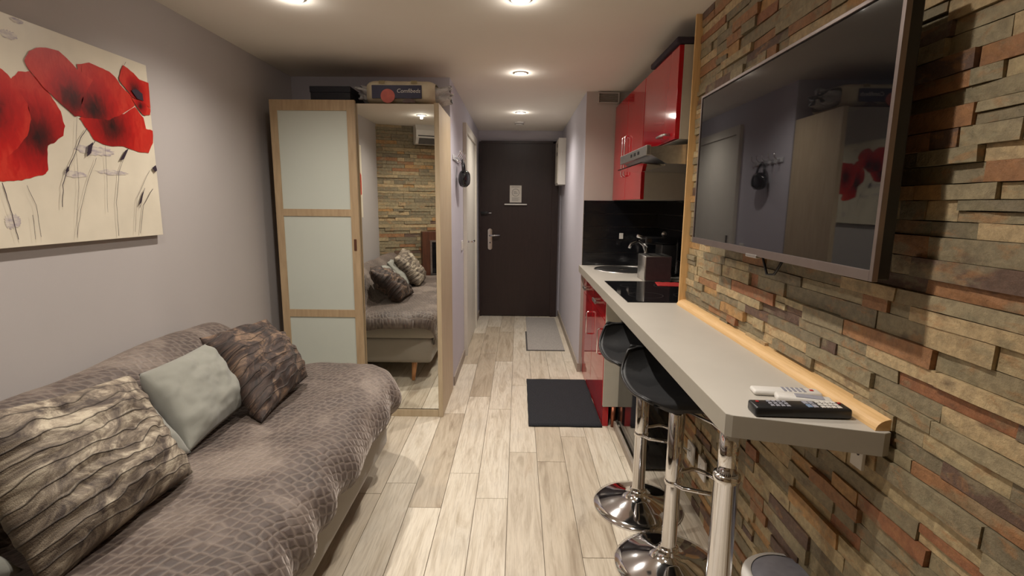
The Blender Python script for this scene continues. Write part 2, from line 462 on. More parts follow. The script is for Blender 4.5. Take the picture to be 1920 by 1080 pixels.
# ---------------------------------------------------------------- doors
d1 = bpy.data.objects.new('door_1', None); C.objects.link(d1); d1.location = (0, YE, 0); d1['kind'] = 'structure'; WL['door_1'] = Vector((0, YE, 0))
B(-.449, .461, YE-.045, YE-.005, .008, 2.055, bev=.003).build('door_leaf', 'door_dark', d1)
MB().box(.395, .47, YE-.06, YE-.001, 0, 2.07).box(-.462, -.44, YE-.055, YE-.001, 0, 2.07).box(-.44, .47, YE-.06, YE-.001, 2.05, 2.078).build('door_frame', 'door_dark', d1)
hp = MB()
hp.add(*(lambda: (lambda n: ([(-.335+.026*math.cos(a)*(1), YE-.053, (.94+.10*(1 if math.sin(a) > 0 else -1))+.026*math.sin(a)) for a in [2*math.pi*k/n for k in range(n)]]+[(-.335+.026*math.cos(a), YE-.045, (.94+.10*(1 if math.sin(a) > 0 else -1))+.026*math.sin(a)) for a in [2*math.pi*k/n for k in range(n)]], [tuple(range(n)), tuple(range(n, 2*n))]+[(i, (i+1) % n, n+(i+1) % n, n+i) for i in range(n)]))(24))())
dp = hp.build('handle_plate', 'chrome', d1)
MB().tube([(-.335, YE-.05, .985), (-.335, YE-.085, .985), (-.325, YE-.092, .985), (-.215, YE-.092, .99)], .009).build('door_handle', 'chrome', dp)
MB().lathe([(0, YE-.058), (.008, YE-.058), (.008, YE-.052)], cx=-.335, cz=.90, axis='y', n=12).build('keyhole', 'black', dp)
lk = MB().box(-.44, -.36, YE-.075, YE-.045, 1.235, 1.265, bev=.005).build('deadbolt', 'black', d1)
MB().tube([(-.36, YE-.062, 1.25), (-.315, YE-.062, 1.25)], .008).build('thumb_turn', 'chrome', lk)
MB().lathe([(0, YE-.053), (.006, YE-.053), (.008, YE-.045)], cx=0, cz=1.6, axis='y', n=12)
pap = B(-.103, .035, YE-.048, YE-.0455, 1.375, 1.572).build('door_notice', 'paper')
tag(pap, 'white sheet with a round printed emblem stuck on the dark entrance door', 'notice')
mb = MB(); cx, cz = -.034, 1.49
for r0, r1 in ((.040, .044),):
    n = 32; vs = [(cx+r*math.cos(2*math.pi*k/n), YE-.0486, cz+r*math.sin(2*math.pi*k/n)*1.0) for r in (r0, r1) for k in range(n)]
    mb.add(vs, [(k, (k+1) % n, n+(k+1) % n, n+k) for k in range(n)])
for i in range(3): mb.box(cx-.025, cx+.025-.008*i, YE-.0488, YE-.0482, cz-.014+.012*i, cz-.010+.012*i)
for i in range(4): mb.box(cx-.045, cx+.045-.012*(i % 2), YE-.0488, YE-.0482, 1.428-.011*i, 1.431-.011*i)
mb.box(cx-.05, cx+.05, YE-.0488, YE-.0482, 1.553, 1.557)
mb.build('print', 'ink', pap)
bar = B(-.165, .10, YE-.075, YE-.045, 1.345, 1.360, bev=.004).build('draught_bar', 'white')
tag(bar, 'narrow white horizontal bar mounted on the dark entrance door under the notice', 'rail')

d2 = bpy.data.objects.new('door_2', None); C.objects.link(d2); d2.location = (XCL, 4.95, 0); d2['kind'] = 'structure'; WL['door_2'] = Vector((XCL, 4.95, 0))
MB().box(XCL, XCL+.03, 4.43, 4.50, 0, 2.03).box(XCL, XCL+.03, 5.45, 5.53, 0, 2.03).box(XCL, XCL+.03, 4.50, 5.45, 1.96, 2.03).build('door_frame', 'door_white', d2)
B(XCL+.001, XCL+.015, 4.502, 5.448, .01, 1.958).build('door_leaf', 'door_white', d2)
p_ = B(XCL+.015, XCL+.022, 4.545, 4.585, .86, 1.10, bev=.002).build('handle_plate', 'chrome', d2)
MB().tube([(XCL+.02, 4.565, 1.02), (XCL+.065, 4.565, 1.02), (XCL+.072, 4.575, 1.02), (XCL+.072, 4.68, 1.02)], .009).build('door_handle', 'chrome', p_)

# ---------------------------------------------------------------- mouldings round the stone wall
struct('trim_1', MB().prism([(XR-.045, 2.437), (XR-.045, 2.449), (XR-.036, 2.460), (XR+.13, 2.460), (XR+.13, 2.437)], .884, CEIL, 'z'), 'pine_v')
mb = MB()
q = [(.775, .8835)]+[(.812-.037*math.cos(a), .8835+.026*math.sin(a)) for a in [math.pi/2*k/6 for k in range(1, 7)]]+[(.822, .9095), (.822, .8835)]
tr = mb.prism(q, 1.040, 2.437, 'y').build('wall_moulding', 'pine')
tag(tr, 'light pine quarter-round moulding along the back of the bar counter', 'moulding')

# ================================================================ CEILING LAMPS
def ceiling_light(x, y, label):
    t = thing('ceiling_light', (x, y, CEIL), label, 'spotlight', 'recessed ceiling spotlights')
    MB().lathe([(.033, CEIL-.001), (.035, CEIL-.006), (.044, CEIL-.005), (.046, CEIL)], x, y).build('trim_ring', 'white', t)
    MB().lathe([(0, CEIL-.007), (.02, CEIL-.0065), (.033, CEIL-.003)], x, y, 24).build('lamp_lens', 'lamp', t)
    l = bpy.data.lights.new('spot_bulb', 'SPOT'); l.energy = LAMP_W; l.color = LAMP_COL; l.spot_size = math.radians(150); l.spot_blend = 1.0; l.shadow_soft_size = .025
    lo = bpy.data.objects.new('spot_bulb', l); C.objects.link(lo); lo.parent = t; lo.location = (0, 0, -.012)
    g = bpy.data.lights.new('ceiling_fill', 'POINT'); g.energy = FILL_W; g.color = LAMP_COL; g.shadow_soft_size = .014  # extra point light added below each spot to brighten the ceiling
    go = bpy.data.objects.new('ceiling_fill', g); C.objects.link(go); go.parent = t; go.location = (0, 0, -.022)
    return t
LL = ['ceiling spotlight nearest the camera on the left, seen only in the wardrobe mirror', 'ceiling spotlight at the top edge left of centre, above the sofa',
      'ceiling spotlight above the camera, out of frame beside the television', 'ceiling spotlight at the top edge, above the middle of the room floor',
      'ceiling spotlight over the kitchen end, larger of the two in mid ceiling', 'ceiling spotlight furthest away, over the corridor by the smoke detector']
for (x, y), lb in zip(SPOTS, LL): ceiling_light(x, y, lb)
t = thing('smoke_detector', (0, 5.5, CEIL), 'small round white smoke detector on the corridor ceiling before the entrance door', 'smoke detector')
MB().lathe([(0, CEIL-.032), (.03, CEIL-.032), (.042, CEIL-.026), (.048, CEIL-.012), (.05, CEIL)], 0, 5.5).build('housing', 'white', t)
MB().lathe([(.043, CEIL-.022), (.0445, CEIL-.024), (.047, CEIL-.018)], 0, 5.5).build('vent_ring', 'ink', t)

# ================================================================ WARDROBE
YW = 3.095
W = thing('wardrobe', (-.965, 3.33, 0), 'tall pale oak sliding-door wardrobe with frosted door and full mirror door', 'wardrobe')
MB().box(-1.43, -.50, YW+.06, 3.60, .03, .07).box(-1.43, -.50, YW+.06, 3.60, 1.90, 1.935).box(-1.43, -1.405, YW+.03, 3.60, .0, 1.935).box(-1.43, -.5, 3.58, 3.6, 0, 1.935).build('carcass', 'oak', W)
B(-.498, -.470, YW-.01, 3.60, 0, 1.935, bev=.0015).build('side_panel', 'oak_side', W)
B(-1.43, -.499, YW-.006, YW+.06, 0, .046, bev=.001).build('plinth_rail', 'oak_side', W)
fr = MB().box(-1.455, -1.412, YW-.03, YW-.004, .05, 1.945, bev=.001).box(-1.005, -.958, YW-.03, YW-.004, .05, 1.945, bev=.001)
for z0, z1 in ((1.885, 1.945), (1.276, 1.318), (.657, .703), (.05, .10)): fr.box(-1.412, -1.005, YW-.029, YW-.005, z0, z1)
dl = fr.build('sliding_door', 'oak', W)
for z0, z1 in ((1.318, 1.885), (.703, 1.276), (.10, .657)):
    B(-1.413, -1.004, YW-.024, YW-.012, z0-.001, z1+.001).build('frosted_panel', 'frost', dl)
B(-.992, -.976, YW-.0325, YW-.03, 1.07, 1.14, bev=.001).build('finger_pull', 'brown_wood', dl)
dm = B(-.962, -.499, YW+.006, YW+.03, .05, 1.932).build('mirror_door', 'oak', W)
B(-.960, -.500, YW+.001, YW+.0055, .052, 1.930).build('mirror', 'mirror', dm)
tag(dm, 'sliding door faced with a full height mirror')

# ---------------------------------------------------------------- on top of the wardrobe
bx = MB().box(-1.24, -1.003, 3.14, 3.45, 1.937, 2.03, bev=.004).build('storage_box', 'navy')
MB().box(-1.243, -1.0, 3.137, 3.453, 2.0, 2.036, bev=.003).build('box_lid', 'navy', bx)
tag(bx, 'dark navy box lying on top of the wardrobe left of the wrapped bedding', 'box')
bg = thing('bedding_pack', (-.7, 3.3, 1.937), 'plastic-wrapped roll of cream bedding with navy printed label, on top of wardrobe', 'bedding')
def pack(u, v):
    # rounded rectangular roll along x
    a = 2*math.pi*v; c_, s_ = math.cos(a), math.sin(a); e = .45
    yy = .19*math.copysign(abs(c_)**e, c_); zz = .071*math.copysign(abs(s_)**e, s_)
    k = 1-.20*abs(2*u-1)**10
    x = lerp(-.915, -.505, u)
    n = fbm(x*2, yy, zz, 9, 2)*.004
    return (x, 3.33+yy*k+n, 1.937+.074+zz*k+(n if zz > 0 else 0))
mb = MB().grid(pack, 24, 48)
body = mb.build('roll', 'bag', bg)
for side, x0, x1 in ((-1, -.905, -.975), (1, -.515, -.425)):
    def crump(u, v):
        a = 2*math.pi*v; c_, s_ = math.cos(a), math.sin(a)
        k = (1-.2)*(1-.5*u)+.25*u*math.sin(a*5)
        x = lerp(x0, x1, u)+.03*fbm(c_*2, s_*2, u*3+side*4, 1.4, 3)*u
        return (x, 3.33+.185*k*c_-(.04*u), 1.937+.074+.068*k*s_*(1+.2*u)+.012*u)
    MB().grid(crump, 10, 60).build('plastic_end', 'clear', bg)
lb = B(-.872, -.578, 3.1325, 3.1385, 1.968, 2.042).build('label_card', 'navy_label', bg)
n = 28; MB().prism([(-.778+.042*math.cos(2*math.pi*k/n), 1.981+.040*math.sin(2*math.pi*k/n)) for k in range(n) ], 3.131, 3.1334).build('printed_disc', 'pink', lb)
n = 14; MB().prism([(-.655+.04*math.cos(math.pi*k/n), 1.944+.024*math.sin(math.pi*k/n)) for k in range(n+1)], 3.133, 3.137).build('printed_arc', 'brown_wood', lb)
for x in (-.83, -.64): MB().box(x, x+.035, 3.134, 3.139, 2.052, 2.068, bev=.002).build('printed_motif', 'gold_print', bg)
cu = bpy.data.curves.new('lettering', 'FONT'); cu.body = 'Comfibeds'; cu.size = .032; cu.extrude = .0004; cu.shear = .15; cu.align_x = 'CENTER'
cu.materials.append(MT['white']); tc = bpy.data.objects.new('lettering_curve', cu); C.objects.link(tc); bpy.context.view_layer.update()
me_ = bpy.data.meshes.new_from_object(tc.evaluated_get(bpy.context.evaluated_depsgraph_get())); bpy.data.objects.remove(tc)
tx = bpy.data.objects.new('lettering', me_); C.objects.link(tx); tx.parent = lb
tx.location = Vector((-.655, 3.1318, 2.000))-WL[bg.name]; tx.rotation_euler = (math.pi/2, 0, 0)

# ================================================================ PAINTING
XP = -1.53
pt = thing('painting', (XP, 1.66, 1.215), 'large unframed canvas of red poppies on a white ground, on the left wall', 'painting')
B(XL+.001, XP-.0005, 1.14, 2.18, 1.215, 1.905, bev=.001).build('canvas', plain('canvas_ground', rgb(214, 204, 184), .32, var=.03, scale=7), pt)
t = NT('red_poppy_paint')
sh = t.n('ShaderNodeAttribute', attribute_name='tone').outputs['Fac']
st = t.noise(t.coords('pos', (1, 16, 7)), 3, 5, .6, 1.0)
f_ = t.math('ADD', sh, t.math('MULTIPLY', t.math('SUBTRACT', st, .5), .55))
t.col(t.ramp(f_, [(.12, rgb(40, 16, 16)), (.34, rgb(92, 16, 16)), (.58, rgb(146, 18, 18)), (.85, rgb(176, 26, 22)), (1.0, rgb(190, 50, 36))])); t.set(Roughness=.3)
poppy = t.m
PETALS = [
 [(1.639,1.781),(1.66,1.816),(1.702,1.839),(1.769,1.847),(1.794,1.831),(1.834,1.805),(1.897,1.783),(1.839,1.708),(1.82,1.647),(1.799,1.644),(1.727,1.69),(1.687,1.72),(1.655,1.754)],
 [(1.596,1.725),(1.618,1.745),(1.655,1.754),(1.693,1.725),(1.726,1.686),(1.748,1.651),(1.757,1.605),(1.745,1.571),(1.714,1.55),(1.685,1.533),(1.674,1.493),(1.672,1.454),(1.662,1.441),(1.622,1.431),(1.579,1.418),(1.54,1.413),(1.51,1.411),(1.47,1.42),(1.50,1.60)],
 [(1.38,1.74),(1.45,1.752),(1.519,1.741),(1.561,1.741),(1.582,1.729),(1.607,1.699),(1.632,1.653),(1.637,1.61),(1.617,1.555),(1.579,1.514),(1.544,1.485),(1.52,1.476),(1.45,1.469),(1.36,1.50),(1.30,1.58),(1.31,1.68)],
 [(1.816,1.64),(1.86,1.66),(1.90,1.665),(1.95,1.67),(2.027,1.69),(2.091,1.727),(2.132,1.689),(2.14,1.651),(2.179,1.647),(2.172,1.596),(2.139,1.553),(2.084,1.552),(2.008,1.564),(1.924,1.559),(1.871,1.575),(1.844,1.609)],
 [(1.836,1.82),(1.89,1.841),(1.933,1.838),(1.977,1.832),(2.015,1.81),(2.03,1.791),(2.077,1.764),(2.091,1.729),(2.027,1.69),(1.95,1.655),(1.893,1.651),(1.84,1.646),(1.81,1.652),(1.844,1.709)],
 [(2.051,1.872),(2.085,1.863),(2.128,1.84),(2.179,1.838),(2.177,1.735),(2.128,1.755),(2.077,1.764),(2.043,1.794),(2.019,1.811),(2.032,1.845)],
 [(2.076,1.759),(2.128,1.755),(2.177,1.735),(2.17,1.707),(2.127,1.702),(2.092,1.734)],
 [(1.18,1.62),(1.24,1.66),(1.33,1.66),(1.40,1.58),(1.38,1.46),(1.28,1.41),(1.18,1.44)]]
DARK = [(1.80,1.70),(1.65,1.56),(1.50,1.62),(1.96,1.63),(1.89,1.68),(2.10,1.79),(2.12,1.735),(1.28,1.55)]
PETALS.insert(4, PETALS.pop(0)); DARK.insert(4, DARK.pop(0))
for i, (pl, dc) in enumerate(zip(PETALS, DARK)):
    x = XP+.0005*(i+1)
    me = bpy.data.meshes.new('petal'); org = WL[pt.name]
    fine_pl = []
    for a in range(len(pl)):
        p0, p1 = pl[a], pl[(a+1) % len(pl)]
        for q in range(3): fine_pl.append((lerp(p0[0], p1[0], q/3)+random.uniform(-.002, .002), lerp(p0[1], p1[1], q/3)+random.uniform(-.002, .002)))
    bm = bmesh.new(); bm.faces.new([bm.verts.new((x, p[0], p[1])) for p in fine_pl])
    bmesh.ops.triangulate(bm, faces=bm.faces[:], ngon_method='EAR_CLIP')
    for _ in range(3): bmesh.ops.subdivide_edges(bm, edges=[e for e in bm.edges if e.calc_length() > .012], cuts=1); bmesh.ops.triangulate(bm, faces=bm.faces[:])
    bm.verts.index_update(); lo_ = .02
    rm = max(math.dist(dc, p) for p in pl)
    vs = [v.co[:] for v in bm.verts]; fs = [[v.index for v in q.verts] for q in bm.faces]
    tn = [min(.95, lo_+(.95-lo_)*min(1, (math.dist(dc, (v[1], v[2]))/rm)/.62)**.8) for v in vs]
    bm.free()
    me.from_pydata([tuple(Vector(v)-org) for v in vs], [], fs)
    at_ = me.attributes.new('tone', 'FLOAT', 'POINT'); at_.data.foreach_set('value', tn)
    me.materials.append(poppy); o = bpy.data.objects.new('painted_petal', me); C.objects.link(o); o.parent = pt
STEMS = [[(1.51,1.408),(1.522,1.343),(1.529,1.291),(1.534,1.239)],[(1.804,1.645),(1.783,1.535),(1.774,1.402),(1.751,1.301),(1.742,1.231)],[(1.839,1.609),(1.806,1.571),(1.767,1.501),(1.736,1.454)],
 [(1.733,1.453),(1.713,1.408),(1.7,1.336)],[(1.866,1.51),(1.817,1.429),(1.77,1.326),(1.742,1.233)],[(1.912,1.558),(1.903,1.459),(1.887,1.315)],[(2.005,1.54),(1.962,1.463),(1.933,1.351),(1.926,1.226)],
 [(2.135,1.408),(2.073,1.342),(2.039,1.229)],[(2.129,1.483),(2.043,1.371),(2.01,1.235)],[(1.585,1.403),(1.608,1.343),(1.609,1.242)],[(1.87,1.57),(1.826,1.523)],[(1.591,1.312),(1.589,1.235)],[(2.09,1.41),(2.05,1.33)],[(1.4,1.47),(1.44,1.33),(1.45,1.24)],[(1.28,1.41),(1.33,1.3),(1.34,1.235)],[(2.05,1.873),(2.062,1.888)]]
SW = [.0035,.0016,.0035,.004,.002,.0015,.0025,.003,.002,.002,.003,.0018,.003,.003,.003,.002]
plum = plain('dark_plum_paint', rgb(46, 34, 48), .4)
for s_, w_ in zip(STEMS, SW):
    mb = MB(); P = [Vector((0, a, b)) for a, b in s_]
    P = [P[i].lerp(P[i+1], q/4)+Vector((0, .003*noise.noise(P[i]*40+Vector((q, 0, 0))), 0)) for i in range(len(P)-1) for q in range(4)]+[P[-1]]
    L_, R_ = [], []
    for i, p in enumerate(P):
        d = (P[min(i+1, len(P)-1)]-P[max(i-1, 0)]).normalized(); nn = Vector((0, -d.z, d.y))*w_*.5*(.6+.5*abs(noise.noise(p*60)))
        L_.append(p+nn); R_.append(p-nn)
    mb.add([(XP+.0062, v.y, v.z) for v in L_+R_], [(i, i+1, len(P)+i+1, len(P)+i) for i in range(len(P)-1)])
    mb.build('painted_stem', plum, pt, fix=False)
for pl in ([(2.027,1.561),(2.006,1.549),(1.973,1.51),(1.995,1.516)],[(1.859,1.565),(1.835,1.549),(1.824,1.51),(1.844,1.525)],[(1.744,1.458),(1.733,1.449),(1.73,1.457),(1.742,1.473)],[(2.168,1.507),(2.145,1.494),(2.16,1.478),(2.173,1.485)],[(2.09,1.41),(2.07,1.385),(2.045,1.34),(2.06,1.35)],
           [(2.074,1.786),(2.101,1.797),(2.133,1.785),(2.135,1.757),(2.102,1.76)]):
    MB().add([(XP+.0066, a, b) for a, b in pl], [tuple(range(len(pl)))]).build('painted_bud', plum, pt, fix=False)
t = NT('lavender_smear'); t.col(t.ramp(t.noise(t.coords('pos', (1, 12, 40)), 3, 4), [(.4, rgb(206, 196, 182)), (.68, rgb(160, 148, 156))])); t.set(Roughness=.4); MT['smear'] = t.m
for cy_, cz_, ry, rz_ in ((1.775, 1.447, .045, .011), (1.87, 1.535, .085, .016), (1.94, 1.463, .07, .009), (1.635, 1.895, .022, .007), (1.53, 1.295, .025, .022), (1.60, 1.845, .03, .012)):
    n = 40
    MB().add([(XP+.0004, cy_+ry*(1+.35*noise.noise(Vector((k*.9, cy_*9, 0))))*math.cos(2*math.pi*k/n), cz_+rz_*(1+.6*noise.noise(Vector((k*1.3, 3, cz_*9))))*math.sin(2*math.pi*k/n)) for k in range(n)], [tuple(range(n))]).build('painted_smear', 'smear', pt, fix=False)

# ================================================================ SOFA
S = thing('sofa_bed', (-1.05, 1.45, 0), 'grey upholstered sofa bed on beech legs along the left wall', 'sofa')
B(-1.48, -.655, .54, 2.44, .14, .34, bev=.03).build('base', 'grey_fabric', S)
B(-1.30, -.612, .52, 2.47, .335, .505, bev=.05).build('seat_mattress', 'grey_fabric', S)
mb = B(-.075, .075, .53, 2.40, -.2, .26, bev=.05)
mb.v = [tuple(Matrix.Rotation(-.24, 3, 'Y') @ Vector((v[0], 0, v[2]))+Vector((-1.375, v[1], .50))) for v in mb.v]
mb.build('backrest', 'grey_fabric', S)
for x, y in ((-.80, 2.36), (-.80, .62), (-1.36, 2.36), (-1.36, .62)):
    sx = .0; sy = .07 if y > 1 else -.07
    MB().tube([(x, y, .16), (x+.0, y+sy*.3, .10), (x, y+sy, 0)], [.024, .020, .012], 14).build('leg', 'leg_wood', S)

# throw over seat and back, one cloth following the sofa
PROF = [(-.612, .375), (-.588, .385), (-.572, .42), (-.580, .465), (-.615, .515), (-.69, .542), (-.80, .548), (-.95, .545), (-1.08, .538), (-1.17, .533), (-1.215, .548), (-1.25, .60), (-1.30, .68), (-1.345, .745), (-1.39, .785), (-1.44, .795), (-1.485, .765), (-1.505, .70), (-1.51, .62)]
acc = [0]
for a, b in zip(PROF, PROF[1:]): acc.append(acc[-1]+math.dist(a, b))
TL = acc[-1]
def prof(s):
    s *= TL
    for i in range(len(acc)-1):
        if s <= acc[i+1]+1e-9:
            k = (s-acc[i])/(acc[i+1]-acc[i])
            p0 = PROF[max(i-1, 0)]; p1 = PROF[i]; p2 = PROF[i+1]; p3 = PROF[min(i+2, len(PROF)-1)]
            r = []
            for d in (0, 1):
                r.append(.5*((2*p1[d])+(-p0[d]+p2[d])*k+(2*p0[d]-5*p1[d]+4*p2[d]-p3[d])*k*k+(-p0[d]+3*p1[d]-3*p2[d]+p3[d])*k**3))
            return r
    return PROF[-1]
def throw(u, v):
    x, z = prof(u)
    # far end rounded in plan near the front corner; backrest ends earlier
    seat = 1 if u < .52 else 0
    sb = min(1, max(0, (u-.50)/.06))
    yend = lerp(2.57, 2.39, sb)
    if u < .36: yend -= .22*((.36-u)/.36)**2.2
    if u > .72: yend -= .10*((u-.72)/.28)**2
    y0 = .505
    vv = v**1.0
    y = lerp(y0, yend, vv)
    d = (yend-y)
    # end fall
    if d < .12:
        k = 1-d/.12
        dz = .11*(1-math.sqrt(max(0, 1-k**2.2)))
        if u > .2 or True: z = z-dz*(.9 if u < .52 else .7)
        if u < .25: x -= .05*k**2
    # hem waves on the front overhang
    if u < .2:
        k = (.2-u)/.2
        x += .018*k*math.sin(y*26+2.5*math.sin(y*5))+.014*k*fbm(y*4, 0, 3, 1.5, 2)
        z += .035*k*k*fbm(y*2.2, 5, 1, 1, 2)+.012*k*math.sin(y*9)
    n = fbm(x*3, y*2.2, 1.3, 1.2, 3)
    z += .010*n
    if .22 < u < .5: z += .007*math.sin(u*30+y*3)*noise.noise(Vector((x*4, y*3, 2)))
    # creases on the back
    if u > .54:
        x += .010*math.sin((z-.6)*60+y*3.0)*(.5+.5*noise.noise(Vector((y*2, z*4, 9))))
        z += .018*noise.noise(Vector((y*2.3, 2, 0)))
    # big folds near the front edge
    if .06 < u < .34:
        k = math.sin((u-.06)/.28*math.pi)
        z += .012*k*noise.noise(Vector((u*14+y*2.5, y*5, 4)))
    return (x, y, z)
thr = MB().grid(throw, 110, 210, uvfn=lambda u, v: (u*TL, v*2.15)).build('throw', 'throw')
md = thr.modifiers.new('thickness', 'SOLIDIFY'); md.thickness = .008; md.offset = 1
tag(thr, 'brown embossed velvet throw spread over the seat and back of the sofa', 'throw')

# ---------------------------------------------------------------- cushions
def cushion(name, TLc, TRc, BRc, BLc, th, mat, label, cat='cushion', wave=0.0, seed=0, n=44, uvs=(1, 1), group=None, sag=0.0):
    c = [Vector(q) for q in (BLc, BRc, TRc, TLc)]
    nrm = ((c[1]-c[0]).cross(c[3]-c[0])+(c[2]-c[1]).cross(c[3]-c[2])).normalized()
    if nrm.x < 0 and nrm.y > 0: nrm = -nrm
    ctr = sum(c, Vector())/4
    def side(sgn):
        def fn(u, v):
            # pull the sides in a little, corners stay pointy
            uu = u+.022*math.sin(math.pi*v)*(0.5-u)*2; vv = v+.022*math.sin(math.pi*u)*(0.5-v)*2
            p = c[0]*(1-uu)*(1-vv)+c[1]*uu*(1-vv)+c[2]*uu*vv+c[3]*(1-uu)*vv
            pr = (max(0, 1-abs(2*u-1)**3.0)*max(0, 1-abs(2*v-1)**3.0))**.52
            h = th*.5*pr
            if sag: h *= 1+sag*(.5-v)
            q = p+nrm*h*sgn
            e = min(1, pr*2)
            wr_ = fbm(u*3+seed, v*3, seed*1.7+sgn, 1.0, 4)*(.016+wave*4)*e
            if wave: wr_ += wave*math.sin(v*52+4*noise.noise(Vector((u*2.5, v*2.5, seed))))*e
            # crease radiating from the corners
            wr_ += .006*e*math.sin((u-v)*22+seed)*noise.noise(Vector((u*3, v*3, seed+5)))
            return q+nrm*sgn*wr_
        return fn
    mb = MB().grid(side(1), n, n, uvs); mb.grid(side(-1), n, n, uvs)
    o = mb.build(name, mat, fix=False)
    me = o.data; bm = bmesh.new(); bm.from_mesh(me); bmesh.ops.remove_doubles(bm, verts=bm.verts, dist=.0008); bmesh.ops.recalc_face_normals(bm, faces=bm.faces); bm.to_mesh(me); bm.free()
    return tag(o, label, cat, group)
cushion('fur_cushion', (-1.19, .98, .90), (-1.165, 1.45, .842), (-.945, 1.37, .575), (-.985, .93, .545), .17, 'fur_light', 'large mottled taupe faux-fur cushion with wavy ridges, nearest the camera on the sofa', wave=.0025, seed=1, sag=.2)
cushion('fur_cushion', (-1.255, 1.93, .825), (-1.15, 2.26, .83), (-.935, 2.17, .59), (-.925, 1.73, .565), .17, 'fur_dark', 'dark brown faux-fur cushion leaning at the wardrobe end of the sofa', wave=.003, seed=4, sag=.2)
cushion('plain_cushion', (-1.255, 1.60, .790), (-1.215, 1.90, .810), (-1.06, 1.90, .575), (-1.045, 1.50, .565), .15, 'grey_cushion', 'plain grey-green cushion showing between the two fur cushions, partly behind the dark one', seed=7)
cushion('plain_cushion', (-1.28, 1.12, .80), (-1.215, 1.515, .815), (-1.035, 1.50, .57), (-1.08, 1.10, .56), .10, 'grey_cushion', 'pale grey cushion mostly hidden behind the large mottled fur cushion', seed=9)
cushion('plain_cushion', (-1.36, .66, .74), (-1.28, .96, .74), (-1.06, .97, .57), (-1.12, .66, .56), .13, 'grey_cushion', 'grey cushion in the lower left corner of the picture, below the mottled fur cushion', seed=12)

# ================================================================ TELEVISION
XT = .70
tv = thing('television', (XT+.03, 1.53, 1.21), 'large flat wall-mounted television, switched off, on the stone wall', 'television')
y0, y1, z0, z1 = .999, 2.05, 1.214, 1.772
B(XT+.004, XT+.035, y0+.003, y1-.003, z0+.003, z1-.003, bev=.003).build('housing', 'black', tv)
MB().box(XT+.03, XT+.062, y0+.12, y1-.12, z0+.05, z1-.14, bev=.01).build('rear_bulge', 'black', tv)
B(XT+.001, XT+.004, y0+.013, y1-.013, z0+.020, z1-.013).build('screen', 'tv_glass', tv)
MB().box(XT-.002, XT+.010, y0, y0+.010, z0, z1, bev=.001).box(XT-.002, XT+.010, y1-.009, y1, z0, z1, bev=.001).box(XT-.002, XT+.010, y0+.010, y1-.009, z1-.009, z1, bev=.001).box(XT-.002, XT+.010, y0+.010, y1-.009, z0, z0+.022, bev=.001).build('bezel', 'tv_frame', tv)
B(XT-.004, XT+.01, 1.49, 1.56, z0-.006, z0+.004, bev=.002).build('sensor_bar', 'steel', tv)
for ya in (1.40, 1.62): B(XT+.062, .806, ya, ya+.04, 1.33, 1.62).build('wall_bracket', 'black', tv)
MB().tube([(XT+.05, 1.60, 1.26), (.77, 1.60, 1.20), (.775, 1.575, 1.15), (.78, 1.54, 1.155), (.785, 1.49, 1.22)], .004, 8).build('cable', 'black', tv)

# ================================================================ KITCHEN
# worktop and bar, one continuous board
mb = MB().prism([(.500, 1.112), (.788, 1.028), (.805, 1.034), (.812, 2.462), (1.10, 2.462), (1.10, YK), (.487, YK), (.487, 1.122)], .8300, .8825, 'z')
wt = mb.build('worktop', 'counter_edge')
MB().prism([(.501, 1.113), (.787, 1.029), (.804, 1.035), (.811, 2.463), (1.099, 2.463), (1.099, YK-.001), (.488, YK-.001), (.488, 1.123)], .8822, .8832, 'z').build('laminate_top', 'counter', wt)
tag(wt, 'long greige laminate worktop running from the sink into the breakfast bar', 'worktop')
# steel leg of the bar
lg = thing('telescopic_column', (.527, 1.18, 0), 'thick telescopic chrome leg under the near corner of the bar', 'table leg')
MB().tube([(.527, 1.18, .69), (.527, 1.18, .829)], .024, 28).build('upper_tube', 'chrome', lg)
MB().lathe([(.024, .705), (.0315, .703), (.0325, .695), (.0325, .685), (.030, .683), (.030, .01)], .527, 1.18).build('sleeve', 'chrome', lg)
MB().lathe([(.030, .03), (.05, .008), (.052, 0), (0, 0)], .527, 1.18).build('foot', 'chrome', lg)

# base cabinet with red doors
cb = thing('base_cabinet', (.7, 3.5, 0), 'red glossy kitchen base cabinet under the sink with cream end panel', 'cabinet')
B(.552, 1.08, 3.02, 4.02, .13, .829).build('body', 'cream', cb)
MB().box(.533, .648, 2.975, 2.995, .13, .829, bev=.001).build('end_panel', 'cream', cb)
MB().box(.650, .70, 2.985, 3.0, .13, .829, bev=.001).build('filler_strip', 'counter_edge', cb)
B(.535, .57, 2.985, 4.02, 0, .127).build('plinth', 'red', cb)
MB().tube([(.60, 2.98, 0), (.60, 2.98, .13)], .014, 12).build('leg', 'copper', cb)
def bow_handle(parent, p0, p1, off, r=.005, mat='chrome', flat=False):
    p0, p1 = Vector(p0), Vector(p1); o_ = Vector((-off, 0, 0))
    d = (p1-p0).normalized()*.006
    return MB().tube([p0, p0+o_*.8, p0+o_+d, p1+o_-d, p1+o_*.8, p1], r, 8).build('handle', mat, parent)
for ya, yb in ((2.997, 3.497), (3.503, 4.02)):
    dr = B(.530, .550, ya, yb, .672, .815, bev=.001).build('drawer', 'red', cb)
    ym = ya+.20
    MB().box(.500, .530, ym, ym+.012, .735, .747).box(.500, .530, ym+.12, ym+.132, .735, .747).box(.496, .506, ym, ym+.132, .730, .752, bev=.002).build('handle', 'steel', dr)
    dd = B(.530, .550, ya, yb, .131, .668, bev=.001).build('door', 'red', cb)
    hy = ya+.07
    bow_handle(dd, (.530, hy, .44), (.530, hy, .60), .03, .005)
